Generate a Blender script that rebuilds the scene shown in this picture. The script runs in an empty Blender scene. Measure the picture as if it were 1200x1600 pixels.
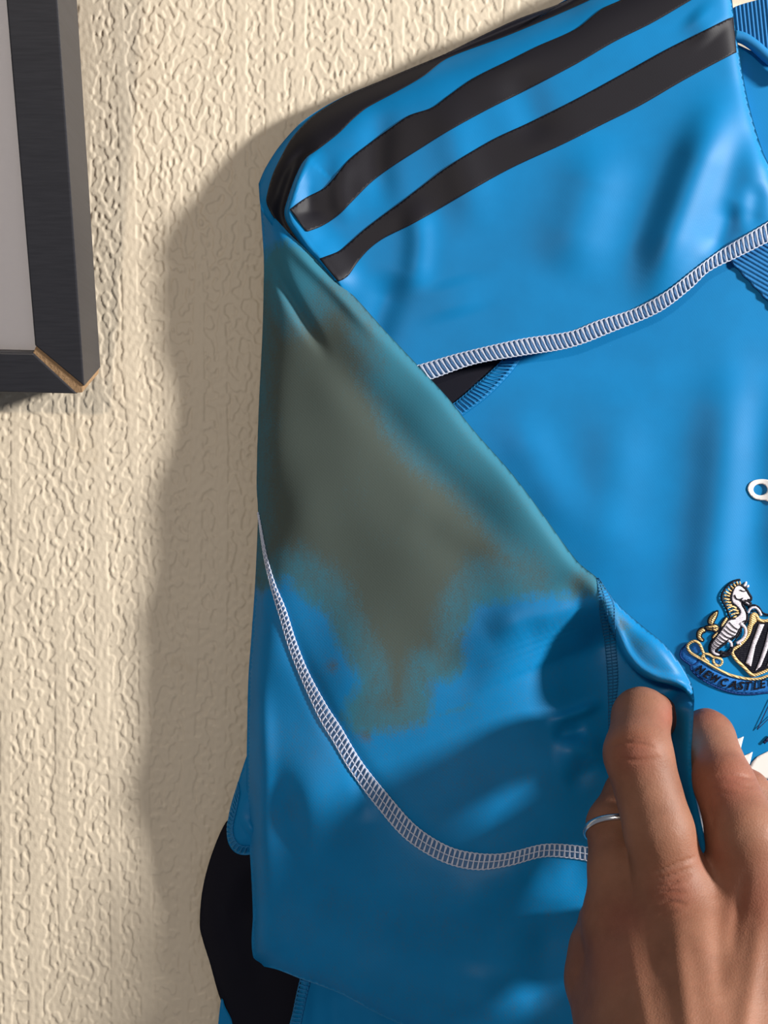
import bpy, math
import numpy as np
from mathutils import Vector, Matrix
from mathutils.geometry import delaunay_2d_cdt

# ---------------------------------------------------------------- camera, world, lights, exposure
F, D = 1923.0, 0.5            # focal length in pixels of a 1200 wide picture; camera distance from the wall (m)
S = bpy.context.scene
COL = S.collection
cam = bpy.data.cameras.new('camera'); camo = bpy.data.objects.new('camera', cam); COL.objects.link(camo)
cam.sensor_fit = 'HORIZONTAL'; cam.sensor_width = 36.0; cam.lens = 36.0 * F / 1200.0
cam.clip_start = 0.02; cam.clip_end = 50
camo.location = (0, -D, 0); camo.rotation_euler = (math.pi / 2, 0, 0)
S.camera = camo
w = bpy.data.worlds.new('room_light'); S.world = w; w.use_nodes = True
w.node_tree.nodes['Background'].inputs[0].default_value = (0.80, 0.86, 1.0, 1)
w.node_tree.nodes['Background'].inputs[1].default_value = 0.19

def lamp(name, loc, target, size, power, color):
    l = bpy.data.lights.new(name, 'AREA'); l.shape = 'DISK'; l.size = size; l.energy = power; l.color = color
    o = bpy.data.objects.new(name, l); COL.objects.link(o); o.location = loc
    o.rotation_euler = (Vector(target) - Vector(loc)).to_track_quat('-Z', 'Y').to_euler()
    return o
lamp('ceiling_lamp', (-0.34, -1.80, 0.40), (0, 0, 0), 0.10, 9.0, (1.0, 0.86, 0.70))
lamp('window_light', (1.46, -0.70, 0.42), (0.02, 0, -0.03), 0.19, 60.0, (1.0, 0.97, 0.93))
S.view_settings.view_transform = 'Standard'; S.view_settings.look = 'None'
S.view_settings.exposure = 0.0; S.view_settings.gamma = 1.0; S.view_settings.use_curve_mapping = False

# ---------------------------------------------------------------- helpers
rng = np.random.default_rng(7)
def P(px, py, h):
    """pixel position + height above the wall in mm -> world point"""
    h = np.asarray(h, float) / 1000.0; px = np.asarray(px, float); py = np.asarray(py, float)
    return np.stack([(px - 600) / F * (D - h), -h + 0 * px, -(py - 800) / F * (D - h)], -1)

def link(name, me, mat=None, parent=None, smooth=True):
    o = bpy.data.objects.new(name, me); COL.objects.link(o)
    if mat: me.materials.append(mat)
    if smooth and len(me.polygons): me.polygons.foreach_set('use_smooth', [True] * len(me.polygons))
    if parent:
        o.parent = parent
        top = parent
        off = Vector((0, 0, 0))
        while top: off = off + top.location; top = top.parent
        o.location = -off
    return o
def mesh(V, Fc):
    me = bpy.data.meshes.new('mesh'); me.from_pydata([tuple(v) for v in V], [], [tuple(int(i) for i in f) for f in Fc]); me.update(); return me
def empty(name, loc, parent=None):
    o = bpy.data.objects.new(name, None); COL.objects.link(o); o.location = loc; o.empty_display_size = .01
    if parent: o.parent = parent; o.location = Vector(loc) - parent.location
    return o
def tag(o, label=None, cat=None, group=None, kind=None):
    for k, v in (('label', label), ('category', cat), ('group', group), ('kind', kind)):
        if v: o[k] = v
    return o

def spline(pts, closed=False, step=4.0):
    """Catmull-Rom through the points, resampled about every `step` px"""
    p = np.array(pts, float); n = len(p); out = []
    segs = n if closed else n - 1
    for i in range(segs):
        a = p[(i - 1) % n] if closed or i > 0 else 2 * p[0] - p[1]
        b, c = p[i], p[(i + 1) % n]
        d = p[(i + 2) % n] if closed or i < n - 2 else 2 * p[-1] - p[-2]
        t = np.linspace(0, 1, 13)[:-1, None]
        al = np.linalg.norm(c - b); 
        m1 = (c - a) * .5; m2 = (d - b) * .5
        for m in (m1, m2):
            L = np.linalg.norm(m)
            if L > al: m *= al / L
        out.append((2*t**3-3*t**2+1)*b + (t**3-2*t**2+t)*m1 + (-2*t**3+3*t**2)*c + (t**3-t**2)*m2)
    out = np.concatenate(out + ([] if closed else [p[-1:]]))
    q = np.concatenate([out, out[:1]]) if closed else out
    s = np.r_[0, np.cumsum(np.linalg.norm(np.diff(q, axis=0), axis=1))]
    k = max(3, int(s[-1] / step))
    u = np.linspace(0, s[-1], k + 1)
    if closed: u = u[:-1]
    return np.stack([np.interp(u, s, q[:, 0]), np.interp(u, s, q[:, 1])], -1)
def lin(pts, closed=True, step=4.0):
    p = np.array(pts, float); q = np.concatenate([p, p[:1]]) if closed else p
    out = []
    for a, b in zip(q[:-1], q[1:]):
        k = max(1, int(np.linalg.norm(b - a) / step)); out.append(a + (b - a) * np.arange(k)[:, None] / k)
    if not closed: out.append(q[-1:])
    return np.concatenate(out)
def pdist(x, y, line, closed=False, signed=False):
    """distance (and side, arc fraction) from points to a polyline"""
    L = np.array(line, float)
    if closed: L = np.concatenate([L, L[:1]])
    x = np.asarray(x, float); y = np.asarray(y, float)
    sh = x.shape; x = x.ravel(); y = y.ravel()
    best = np.full(x.shape, 1e9); side = np.zeros_like(x); fr = np.zeros_like(x); n = len(L) - 1
    for i in range(n):
        a, b = L[i], L[i + 1]; e = b - a; l2 = max(e @ e, 1e-9)
        t = np.clip(((x - a[0]) * e[0] + (y - a[1]) * e[1]) / l2, 0, 1)
        dx = x - a[0] - t * e[0]; dy = y - a[1] - t * e[1]; d = dx * dx + dy * dy
        m = d < best
        best[m] = d[m]; side[m] = np.sign(e[0] * dy - e[1] * dx)[m]; fr[m] = ((i + t) / n)[m]
    best = np.sqrt(best)
    if signed: return best.reshape(sh), side.reshape(sh), fr.reshape(sh)
    return best.reshape(sh)
def inside(x, y, poly):
    p = np.array(poly); c = np.zeros(x.shape, bool); q = np.roll(p, 1, axis=0)
    for (x1, y1), (x0, y0) in zip(p, q):
        if y1 == y0: continue
        m = ((y1 > y) != (y0 > y)) & (x < (x0 - x1) * (y - y1) / (y0 - y1) + x1)
        c ^= m
    return c
def sstep(a, b, x):
    t = np.clip((x - a) / (b - a), 0, 1); return t * t * (3 - 2 * t)
def folds(x, y, strokes):
    h = 0 * x
    for pts, amp, wd in strokes:
        line = spline(pts, step=14)
        d, sd, fr = pdist(x, y, line, signed=True)
        ta = sstep(0, .35, fr) * sstep(0, .35, 1 - fr)
        h = h + amp * ta * np.exp(-(d / wd) ** 2)
    return h

def cdt(outline, step, feats=(), holes=()):
    """triangulate inside a closed outline (px) with a grid of interior points"""
    o = np.array(outline)
    gx, gy = np.meshgrid(np.arange(o[:, 0].min(), o[:, 0].max() + step, step), np.arange(o[:, 1].min(), o[:, 1].max() + step, step * .87))
    gx = gx + (np.arange(gx.shape[0]) % 2)[:, None] * step * .5
    x, y = gx.ravel(), gy.ravel()
    m = inside(x, y, o); x, y = x[m], y[m]
    d = pdist(x, y, o, True)
    for f in feats: d = np.minimum(d, pdist(x, y, f))
    for h in holes:
        d = np.minimum(d, pdist(x, y, h, True)); d[inside(x, y, h)] = 0
    m = d > step * .55; x, y = x[m], y[m]
    verts = [tuple(v) for v in o]; edges = [(i, (i + 1) % len(o)) for i in range(len(o))]
    for h in holes:
        b = len(verts); verts += [tuple(v) for v in h]; edges += [(b + i, b + (i + 1) % len(h)) for i in range(len(h))]
    for f in feats:
        f = np.array(f); f = f[inside(f[:, 0], f[:, 1], o)]
        if len(f) < 2: continue
        f = f[pdist(f[:, 0], f[:, 1], o, True) > .8]
        b = len(verts); verts += [tuple(v) for v in f]; edges += [(b + i, b + i + 1) for i in range(len(f) - 1)]
    verts += list(zip(x.tolist(), y.tolist()))
    r = delaunay_2d_cdt([Vector(v) for v in verts], edges, [], 2 if holes else 1, 1e-5)
    V = np.array([tuple(v) for v in r[0]]); T = [tuple(f) for f in r[2]]
    if holes:
        c = np.array([V[list(f)].mean(0) for f in T]); k = inside(c[:, 0], c[:, 1], o)
        for h in holes: k &= ~inside(c[:, 0], c[:, 1], h)
        T = [t for t, q in zip(T, k) if q]
    return V, T
def panel(name, outline, hf, mat, parent, step=4.0, feats=(), holes=(), skirt=0, inset=0, thick=.5, attr=None, label=None):
    """cloth panel: outline in px, hf(x, y) its height in mm; `skirt` rolls the border back toward the wall"""
    V, T = cdt(outline, step, feats, holes)
    h = hf(V[:, 0], V[:, 1])
    W = P(V[:, 0], V[:, 1], h)
    T = [t if (V[t[1]][0]-V[t[0]][0])*(V[t[2]][1]-V[t[0]][1])-(V[t[1]][1]-V[t[0]][1])*(V[t[2]][0]-V[t[0]][0]) < 0 else t[::-1] for t in T]
    n0 = len(V)
    if skirt:
        o = np.array(outline); n = len(o)
        tan = np.roll(o, -1, 0) - np.roll(o, 1, 0); tan /= np.linalg.norm(tan, axis=1)[:, None] + 1e-9
        nor = np.stack([-tan[:, 1], tan[:, 0]], -1)
        area = 0.5 * np.sum(o[:, 0] * np.roll(o[:, 1], -1) - np.roll(o[:, 0], -1) * o[:, 1])
        if area < 0: nor = -nor
        base = hf(o[:, 0], o[:, 1]); rings = []
        from_idx = list(range(n))       # CDT keeps the outline first
        for k, (dz, di) in enumerate(((.25, .05), (.7, .35), (1.0, 1.0))):
            q = o + nor * inset * di; bad = ~inside(q[:, 0], q[:, 1], o); q[bad] = o[bad]
            tip = np.clip(np.hypot(o[:, 0] - 405, o[:, 1] - 287) / 90, 0, 1)[:, None]; q = o + (q - o) * tip
            rings.append(P(q[:, 0], q[:, 1], np.maximum(base - skirt * dz, .6)))
        prev = from_idx; W = np.concatenate([W] + rings)
        for k in range(3):
            cur = [n0 + k * n + i for i in range(n)]
            for i in range(n):
                j = (i + 1) % n
                f = (prev[i], prev[j], cur[j], cur[i])
                T.append(f if area < 0 else f[::-1])
            prev = cur
    me = mesh(W, T)
    if attr:
        for k, fn in attr.items():
            a = me.attributes.new(k, 'FLOAT', 'POINT'); vals = np.zeros(len(W)); vals[:n0] = fn(V[:, 0], V[:, 1])
            if skirt:
                oo = np.array(outline); v = fn(oo[:, 0], oo[:, 1]); vals[n0:] = np.tile(v, 3)
            a.data.foreach_set('value', vals.astype(np.float32))
    o = link(name, me, mat, parent)
    if skirt: thick = 0
    if thick:
        sm = o.modifiers.new('thickness', 'SOLIDIFY'); sm.thickness = thick / 1000; sm.offset = -1
    if label: o['label'] = label
    return o

def tubes(lines, r, sides=5, closed=False, flat=1.0):
    """many tubes in one mesh: lines = list of (n,3) arrays, r in metres (scalar or per line)"""
    VV, FF = [], []; b = 0
    for li, L in enumerate(lines):
        L = np.asarray(L); n = len(L); rr = r[li] if isinstance(r, (list, tuple)) else r
        t = (np.roll(L, -1, 0) - np.roll(L, 1, 0)) if closed else np.gradient(L, axis=0)
        t /= np.linalg.norm(t, axis=1)[:, None] + 1e-12
        up = np.array([0, -1.0, 0]); s = np.cross(t, up); s /= np.linalg.norm(s, axis=1)[:, None] + 1e-12
        u = np.cross(s, t)
        for k in range(sides):
            a = 2 * math.pi * k / sides
            VV.append(L + rr * (math.cos(a) * s + math.sin(a) * u * flat))
        for i in range(n if closed else n - 1):
            j = (i + 1) % n
            for k in range(sides):
                k2 = (k + 1) % sides
                FF.append((b + k * n + i, b + k2 * n + i, b + k2 * n + j, b + k * n + j))
        if not closed:
            FF.append(tuple(b + k * n for k in range(sides))[::-1]); FF.append(tuple(b + k * n + n - 1 for k in range(sides)))
        b += sides * n
    return mesh(np.concatenate(VV), FF)

# ---------------------------------------------------------------- materials
class NT:
    def __init__(s, name):
        s.m = bpy.data.materials.new(name); s.m.use_nodes = True; s.t = s.m.node_tree; s.b = s.t.nodes['Principled BSDF']
    def n(s, typ, ins=None, **kw):
        x = s.t.nodes.new(typ)
        for k, v in kw.items(): setattr(x, k, v)
        for k, v in (ins or {}).items():
            if isinstance(v, bpy.types.NodeSocket): s.t.links.new(v, x.inputs[k])
            else: x.inputs[k].default_value = v
        return x
    def set(s, **kw):
        for k, v in kw.items():
            k = k.replace('_', ' ')
            if isinstance(v, bpy.types.NodeSocket): s.t.links.new(v, s.b.inputs[k])
            else: s.b.inputs[k].default_value = v
    def coords(s, scale=(1, 1, 1), rot=(0, 0, 0)):
        return s.n('ShaderNodeMapping', {0: s.n('ShaderNodeTexCoord').outputs['Object'], 'Scale': scale, 'Rotation': rot}).outputs[0]
    def noise(s, vec, scale, detail=3, rough=.5):
        return s.n('ShaderNodeTexNoise', {'Vector': vec, 'Scale': scale, 'Detail': detail, 'Roughness': rough}).outputs['Fac']
    def mix(s, f, a, b, mode='MIX'):
        x = s.n('ShaderNodeMix', data_type='RGBA', blend_type=mode)
        for k, v in ((0, f), (6, a), (7, b)):
            if isinstance(v, bpy.types.NodeSocket): s.t.links.new(v, x.inputs[k])
            else: x.inputs[k].default_value = v
        return x.outputs[2]
    def math(s, op, a, b=0.0, c=0.0):
        return s.n('ShaderNodeMath', {0: a, 1: b, 2: c}, operation=op).outputs[0]
    def ramp(s, f, lo, hi):
        x = s.n('ShaderNodeMapRange', {0: f, 1: lo, 2: hi}); return x.outputs[0]
    def bump(s, h, strength, dist):
        b = s.n('ShaderNodeBump', {'Height': h, 'Strength': strength, 'Distance': dist}); s.set(Normal=b.outputs[0])
def weave(n, freq=2300.0, rot=.6):
    c = n.coords((1, 1, 1), (0, rot, 0))
    a = n.n('ShaderNodeTexWave', {'Vector': c, 'Scale': freq / 6.283, 'Distortion': 1.5, 'Detail': 1.0}, wave_type='BANDS', bands_direction='X').outputs['Fac']
    b = n.noise(n.coords((1, 1, 1)), 1500, 3, .7)
    return n.math('MULTIPLY_ADD', a, .18, b)
def cloth(name, col, rough=.5, spec=.2, sheen=.06, bumpd=.00003, var=.06, rot=.6, tint=(.2, .7, 1, 1)):
    n = NT(name); c = n.coords()
    v = n.noise(c, 60, 4); dark = tuple(x * (1 - var * 3) for x in col[:3]) + (1,)
    base = n.mix(v, dark, tuple(min(1, x * (1 + var * 2)) for x in col[:3]) + (1,))
    n.set(Base_Color=base, Roughness=rough, Specular_IOR_Level=spec, Sheen_Weight=sheen, Sheen_Roughness=.4, Sheen_Tint=tint)
    n.bump(weave(n, rot=rot), .5, bumpd)
    return n.m
BLUE = (.000, .175, .425, 1)
M = {}
M['blue'] = cloth('blue_satin_polyester', BLUE)
M['black'] = cloth('black_mesh_polyester', (.006, .006, .012, 1), .8, .15, .02, tint=(.5, .5, .6, 1))
M['print'] = cloth('black_stripe_fabric', (.0075, .0065, .0105, 1), .55, .24, .02, tint=(.6, .6, .7, 1))
M['thread'] = cloth('white_overlock_thread', (.55, .60, .74, 1), .7, .2, .3, tint=(1, 1, 1, 1))
M['blue_thread'] = cloth('blue_seam_thread', (.005, .17, .42, 1), .65, .3, .3)
M['dark_thread'] = cloth('deep_blue_seam_thread', (.005, .10, .24, 1), .65, .3, .2)
M['white_print'] = cloth('white_heat_print', (.74, .70, .67, 1), .55, .3, .0, .00001, tint=(1, 1, 1, 1))
M['ink'] = cloth('navy_signature_ink', (.004, .012, .07, 1), .4, .5, 0, .00001)
def thread_mat(name, col, rot, metal=0.0):
    n = NT(name); c = n.coords((1, 1, 1), (0, rot, 0))
    a = n.n('ShaderNodeTexWave', {'Vector': c, 'Scale': 420.0, 'Distortion': 2.5, 'Detail': 2.0}, wave_type='BANDS', bands_direction='Z').outputs['Fac']
    v = n.noise(n.coords(), 900, 3)
    base = n.mix(v, tuple(x * .6 for x in col[:3]) + (1,), tuple(min(1, x * 1.25) for x in col[:3]) + (1,))
    n.set(Base_Color=base, Roughness=.5, Specular_IOR_Level=.15 if col[0] < .1 else .5, Metallic=metal, Sheen_Weight=0)
    n.bump(n.math('ADD', a, v), .8, .0002); return n.m
M['t_white'] = thread_mat('white_embroidery', (.66, .62, .68, 1), .3)
M['t_gold'] = thread_mat('gold_embroidery', (.62, .42, .17, 1), -.5, .15)
M['t_black'] = thread_mat('black_embroidery', (.006, .006, .012, 1), .1)
M['t_blue'] = thread_mat('royal_blue_embroidery', (.02, .16, .50, 1), .4)
M['t_navy'] = thread_mat('navy_embroidery', (.008, .04, .17, 1), .4)

# stained sleeve: blue satin with a grey-green stain whose outline is stored on the mesh
n = NT('stained_blue_satin')
st = n.n('ShaderNodeAttribute', attribute_name='stain').outputs['Fac']
gy_ = n.n('ShaderNodeAttribute', attribute_name='soot').outputs['Fac']
c = n.coords(); cs = n.coords((1, 1, .35), (0, .55, 0))
br = n.noise(cs, 420, 6, .7); br2 = n.noise(c, 55, 5, .65); fine = n.noise(c, 2600, 2, .8)
m1 = n.math('ADD', st, n.math('MULTIPLY', n.math('SUBTRACT', br2, .5), .55))
m1 = n.math('ADD', m1, n.math('MULTIPLY', n.math('SUBTRACT', br, .5), .7))
m1 = n.math('ADD', m1, n.math('MULTIPLY', n.math('SUBTRACT', fine, .5), .5))
m1 = n.ramp(m1, .30, .62)
m2 = n.math('ADD', gy_, n.math('MULTIPLY', n.math('SUBTRACT', br2, .5), .5))
m2 = n.math('ADD', m2, n.math('MULTIPLY', n.math('SUBTRACT', br, .5), .5))
m2 = n.math('ADD', m2, n.math('MULTIPLY', n.math('SUBTRACT', fine, .5), 1.3))
m2 = n.ramp(m2, .06, .72)
v = n.noise(c, 60, 4)
bl = n.mix(v, tuple(x * .82 for x in BLUE[:3]) + (1,), tuple(x * 1.12 for x in BLUE[:3]) + (1,))
bl = n.mix(n.math('MULTIPLY', m1, .9), bl, (.035, .155, .205, 1))
bl = n.mix(m2, bl, (.066, .084, .074, 1))
n.set(Base_Color=bl, Roughness=n.math('MULTIPLY_ADD', m1, .2, .48), Specular_IOR_Level=n.math('MULTIPLY_ADD', m1, -.15, .24), Sheen_Weight=.06, Sheen_Roughness=.4, Sheen_Tint=(.3, .75, 1, 1))
n.bump(weave(n, rot=.8), .6, .00006); M['sleeve'] = n.m

# ribbed knit
def rib_mat(name, rot, col):
    n = NT(name); c = n.coords((1, 1, 1), (0, rot, 0))
    nz = n.noise(n.coords(), 700, 3)
    n.set(Base_Color=n.mix(nz, tuple(x * .75 for x in col[:3]) + (1,), col), Roughness=.75, Sheen_Weight=.3, Specular_IOR_Level=.2)
    n.bump(nz, .5, .0002); return n.m
M['rib'] = rib_mat('blue_rib_knit', 0, (.004, .15, .40, 1))

# wall paint
n = NT('cream_painted_relief_wallpaper'); c = n.coords()
base = n.mix(n.noise(c, 9, 4), (.60, .51, .385, 1), (.68, .595, .465, 1))
base = n.mix(n.ramp(n.noise(c, 22, 5, .7), .62, .85), base, (.50, .40, .27, 1))
base = n.mix(n.ramp(n.noise(n.coords((1, 1, .5)), 150, 4, .8), .71, .80), base, (.36, .27, .19, 1))
n.set(Base_Color=base, Roughness=.5, Specular_IOR_Level=.35)
n.bump(n.noise(c, 700, 5, .6), .35, .0003); M['wall'] = n.m

# frame
n = NT('matt_black_frame_foil'); c = n.coords((1, 1, 1))
g = n.noise(n.coords((30, 8, 400)), 3, 3)
n.set(Base_Color=n.mix(g, (.014, .014, .018, 1), (.030, .030, .036, 1)), Roughness=.42, Specular_IOR_Level=.5)
n.bump(g, .2, .0001); M['frame'] = n.m
n = NT('raw_fibreboard'); c = n.coords()
n.set(Base_Color=n.mix(n.noise(n.coords((1, 1, .4), (0, .8, 0)), 320, 6, .8), (.13, .075, .035, 1), (.50, .31, .16, 1)), Roughness=.9)
n.bump(n.noise(c, 900, 4), .8, .0004); M['mdf'] = n.m
n = NT('white_mount_card'); n.set(Base_Color=n.mix(n.noise(n.coords(), 600, 2), (.90, .88, .93, 1), (.95, .93, .97, 1)), Roughness=.8); M['card'] = n.m
n = NT('picture_glass'); gl = n.n('ShaderNodeBsdfGlossy', {'Roughness': .02}); tr = n.n('ShaderNodeBsdfTransparent')
fr_ = n.n('ShaderNodeFresnel', {'IOR': 1.5}); mx = n.n('ShaderNodeMixShader', {0: fr_.outputs[0], 1: tr.outputs[0], 2: gl.outputs[0]})
n.t.links.new(mx.outputs[0], n.t.nodes['Material Output'].inputs['Surface']); M['glass'] = n.m
n = NT('brushed_silver'); n.set(Base_Color=(.72, .72, .74, 1), Metallic=1.0, Roughness=.22); n.bump(n.noise(n.coords(), 900, 3), .25, .0001); M['silver'] = n.m

# skin
n = NT('skin'); c = n.coords()
big = n.noise(c, 38, 4, .6); mid = n.noise(c, 220, 5, .65); pores = n.n('ShaderNodeTexVoronoi', {'Vector': c, 'Scale': 1500.0}).outputs['Distance']
base = n.mix(n.ramp(big, .3, .7), (.175, .072, .040, 1), (.27, .125, .075, 1))
red = n.n('ShaderNodeAttribute', attribute_name='red').outputs['Fac']
base = n.mix(n.math('MULTIPLY', red, .7), base, (.25, .07, .045, 1))
base = n.mix(n.math('MULTIPLY', n.ramp(mid, .5, .75), .3), base, (.30, .12, .07, 1))
n.set(Base_Color=base, Roughness=.58, Specular_IOR_Level=.3, Subsurface_Weight=.15, Subsurface_Radius=(1, .35, .2), Subsurface_Scale=.003)
n.bump(n.math('ADD', n.math('MULTIPLY', pores, .5), mid), .45, .00025); M['skin'] = n.m

# ---------------------------------------------------------------- wall with its moulded relief
def relief(X, Z, dx):
    """squiggly vertical wallpaper relief: band-passed noise, thresholded to raised blobs, between plain ribs"""
    H, Wd = X.shape
    def band(lx, lz, bw, seed):
        r = np.random.default_rng(seed).standard_normal((H, Wd))
        fx = np.fft.fftfreq(Wd, dx)[None, :] * lx; fz = np.fft.fftfreq(H, dx)[:, None] * lz
        k = np.sqrt(fx ** 2 + fz ** 2); g = np.exp(-((k - 1) / bw) ** 2)
        f = np.fft.ifft2(np.fft.fft2(r) * g).real; return f / f.std()
    a = band(.0052, .0085, .33, 1); b = band(.0028, .0042, .4, 2); c_ = band(.03, .06, .6, 3)
    cols = band(.0105, .30, .30, 5)
    n_ = a + .35 * b + .25 * c_
    blob = sstep(-.26, .36, n_) * (1 - .25 * sstep(.3, 1.6, n_))
    strip = sstep(.75, .95, cols)
    h = blob * (1 - strip) + .95 * strip
    return   .00028 * h + .00012 * c_ * .5 + .00004 * b
dx = .00042
xs = np.arange(-.172, .092, dx); zs = np.arange(-.225, .225, dx)
Xf, Zf = np.meshgrid(xs, zs); hf_ = relief(Xf, Zf, dx)
ex = np.r_[-.9, -.4, xs, .3, .9]; ez = np.r_[-.9, -.4, zs, .4, .9]
Hh = np.zeros((len(ez), len(ex))); Hh[2:-2, 2:-2] = hf_
X2, Z2 = np.meshgrid(ex, ez)
V = np.stack([X2, -Hh + 0.0005, Z2], -1).reshape(-1, 3)
ny, nx = X2.shape
i = (np.arange(ny - 1)[:, None] * nx + np.arange(nx - 1)[None, :]).ravel()
Q = np.stack([i, i + 1, i + nx + 1, i + nx], -1)
me = bpy.data.meshes.new('mesh'); me.vertices.add(len(V)); me.vertices.foreach_set('co', V.ravel())
me.loops.add(Q.size); me.loops.foreach_set('vertex_index', Q.ravel().astype(np.int32))
me.polygons.add(len(Q)); me.polygons.foreach_set('loop_start', np.arange(0, Q.size, 4, dtype=np.int32)); me.update(); me.validate()
wall = link('wall_back', me, M['wall']); wall['kind'] = 'structure'

# ---------------------------------------------------------------- picture frame (leans forward off the wall)
a_, r_, y_, X_, Z_, h_, W_, T_ = 0.373, 0.0216, -0.0031, -0.1148, 0.0452, 0.028, 0.0176, 0.029
R3 = Matrix.Rotation(a_, 3, 'X') @ Matrix.Rotation(r_, 3, 'Y') @ Matrix.Rotation(y_, 3, 'Z')
C0 = Vector((X_, -h_, Z_))
fr = empty('picture_frame', C0)
tag(fr, 'black picture frame with a split lower corner leaning off the cream wall', 'picture frame')
def FP(u, v, w_): return tuple(C0 + R3 @ Vector((u, -w_, v)))
FW, FH = .23, .30
def rail(name, pts, T=T_, mat=None, bev=.0006, parent=fr):
    """pts: front outline in frame coordinates (u, v); extruded back by T, edges softly rounded"""
    import bmesh
    bm = bmesh.new(); vs = [bm.verts.new(FP(u, v, 0)) for u, v in pts]; f = bm.faces.new(vs)
    r = bmesh.ops.extrude_face_region(bm, geom=[f]); nv = [g for g in r['geom'] if isinstance(g, bmesh.types.BMVert)]
    off = R3 @ Vector((0, 1, 0)) * T
    for v_ in nv: v_.co += off
    bmesh.ops.recalc_face_normals(bm, faces=bm.faces)
    bmesh.ops.bevel(bm, geom=list(bm.edges), offset=bev, segments=2, profile=.6, affect='EDGES')
    me = bpy.data.meshes.new('mesh'); bm.to_mesh(me); bm.free()
    return link(name, me, mat or M['frame'], parent, smooth=False)
W = W_
rail('frame_rail', [(0.0, .0030), (0.0, FH), (-W, FH - W), (-W, W + .0010)])                # right stile, slipped up at its mitre
rail('frame_rail', [(-.0030, -.0000), (-W - .0008, W - .0020), (-FW + W, W - .0020), (-FW, 0)])    # bottom rail
rail('frame_rail', [(-FW, 0.0), (-FW + W, W), (-FW + W, FH - W), (-FW, FH)])
rail('frame_rail', [(-FW, FH), (-FW + W, FH - W), (-W, FH - W), (0, FH)])
cr = rail('mitre_joint', [(-.0010, .0004), (-.0004, .0040), (-W + .001, W + .0020), (-W - .0016, W - .0030), (-.0042, .0002)], T_ - .0006, M['mdf'], .0003)
for v_ in cr.data.vertices: v_.co += R3 @ Vector((0, .0006, 0))
cr['label'] = 'raw brown fibreboard showing in the split corner'
def fplate(name, u0, u1, v0, v1, w0, w1, mat):
    c8 = [FP(u, v, w_) for w_ in (w0, w1) for u, v in ((u0, v0), (u1, v0), (u1, v1), (u0, v1))]
    return link(name, mesh(c8, [(0, 1, 2, 3), (7, 6, 5, 4), (0, 4, 5, 1), (1, 5, 6, 2), (2, 6, 7, 3), (3, 7, 4, 0)]), mat, fr, smooth=False)
fplate('mount_card', -FW + W - .003, -W + .003, W - .004, FH - W + .003, -.0050, -.0065, M['card'])
fplate('glass_pane', -FW + W - .003, -W + .003, W - .004, FH - W + .003, -.0030, -.0042, M['glass'])
fplate('backing_board', -FW + W - .004, -W + .004, W - .005, FH - W + .004, -.0240, -.0265, M['mdf'])

# ---------------------------------------------------------------- the shirt
shirt = empty('football_shirt', (0.05, 0, 0.0))
tag(shirt, 'blue football shirt with black shoulder stripes and grey-stained folded sleeve against the wall', 'shirt')

BODY_F = [([(1150, 500), (1135, 700), (1115, 900), (1100, 1120)], 4.2, 46), ([(965, 600), (955, 760), (930, 940)], 2.2, 50),
          ([(1240, 560), (1235, 760), (1225, 960)], 4.0, 40), ([(780, 620), (860, 760), (930, 860)], 2.0, 40), ([(520, 1520), (525, 1640)], -1.5, 16), ([(478, 1500), (470, 1640)], 2.5, 12), ([(580, 1540), (595, 1640)], 2, 26)]
def h_body(x, y):
    return 15 + 3.0 * sstep(700, 1150, x) + folds(x, y, BODY_F) - 4 * sstep(640, 560, y) * sstep(700, 1000, x) * .5
SH_EDGE = [(1132, -150), (1138, -60), (1144, 0), (1150, 50), (1155, 82), (1165, 140), (1177, 190), (1192, 237), (1203, 262), (1222, 330)]
SEAM_U = [(640, 574), (659, 569), (717, 552), (813, 530), (891, 518), (934, 501), (992, 482), (1040, 456), (1084, 422), (1123, 393), (1156, 373), (1200, 347), (1235, 325)]
SEAM_L = [(655, 597), (678, 591), (741, 569), (813, 556), (891, 543), (958, 518), (1031, 487), (1079, 451), (1108, 424), (1152, 402), (1200, 378), (1240, 355)]
LIP2 = [(505, 227), (482, 244), (474, 255), (462, 282), (452, 312), (447, 330), (450, 345), (462, 365), (480, 390), (497, 408), (520, 436)]
SH_TOP = [(1132, -150), (1100, -125), (1010, -62), (925, -18), (880, 8), (800, 42), (700, 84), (655, 101), (600, 124), (545, 147), (505, 168), (470, 192), (437, 228), (415, 262), (404, 287)]
SH_F = [([(1150, 120), (1095, 250), (1062, 340), (1030, 430), (1000, 500)], 6.5, 40), ([(1180, 200), (1175, 300), (1150, 380)], 2.0, 30),
        ([(950, 200), (910, 340), (870, 450)], 3.0, 50), ([(620, 420), (590, 500), (570, 560)], -2.5, 28), ([(700, 430), (720, 500)], 1.0, 50),
        ([(610, 150), (592, 210), (590, 270), (610, 350)], -1.8, 26), ([(545, 230), (530, 290), (545, 360)], 1.2, 18), ([(485, 250), (480, 300), (490, 350)], -1.2, 14),
        ([(1150, 310), (1110, 410)], -1.6, 20), ([(1185, 280), (1172, 365)], -1.4, 16), ([(690, 130), (720, 260), (760, 380)], 1.6, 34), ([(800, 100), (850, 230)], -1.6, 34),
        ([(1080, 15), (1120, 60)], 1.5, 25), ([(645, 300), (655, 380), (640, 470)], 2.0, 22)]
top_s = spline(SH_TOP, step=8); lip_s = spline(LIP2, step=4); edge_s = spline(SH_EDGE, step=8)
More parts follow.
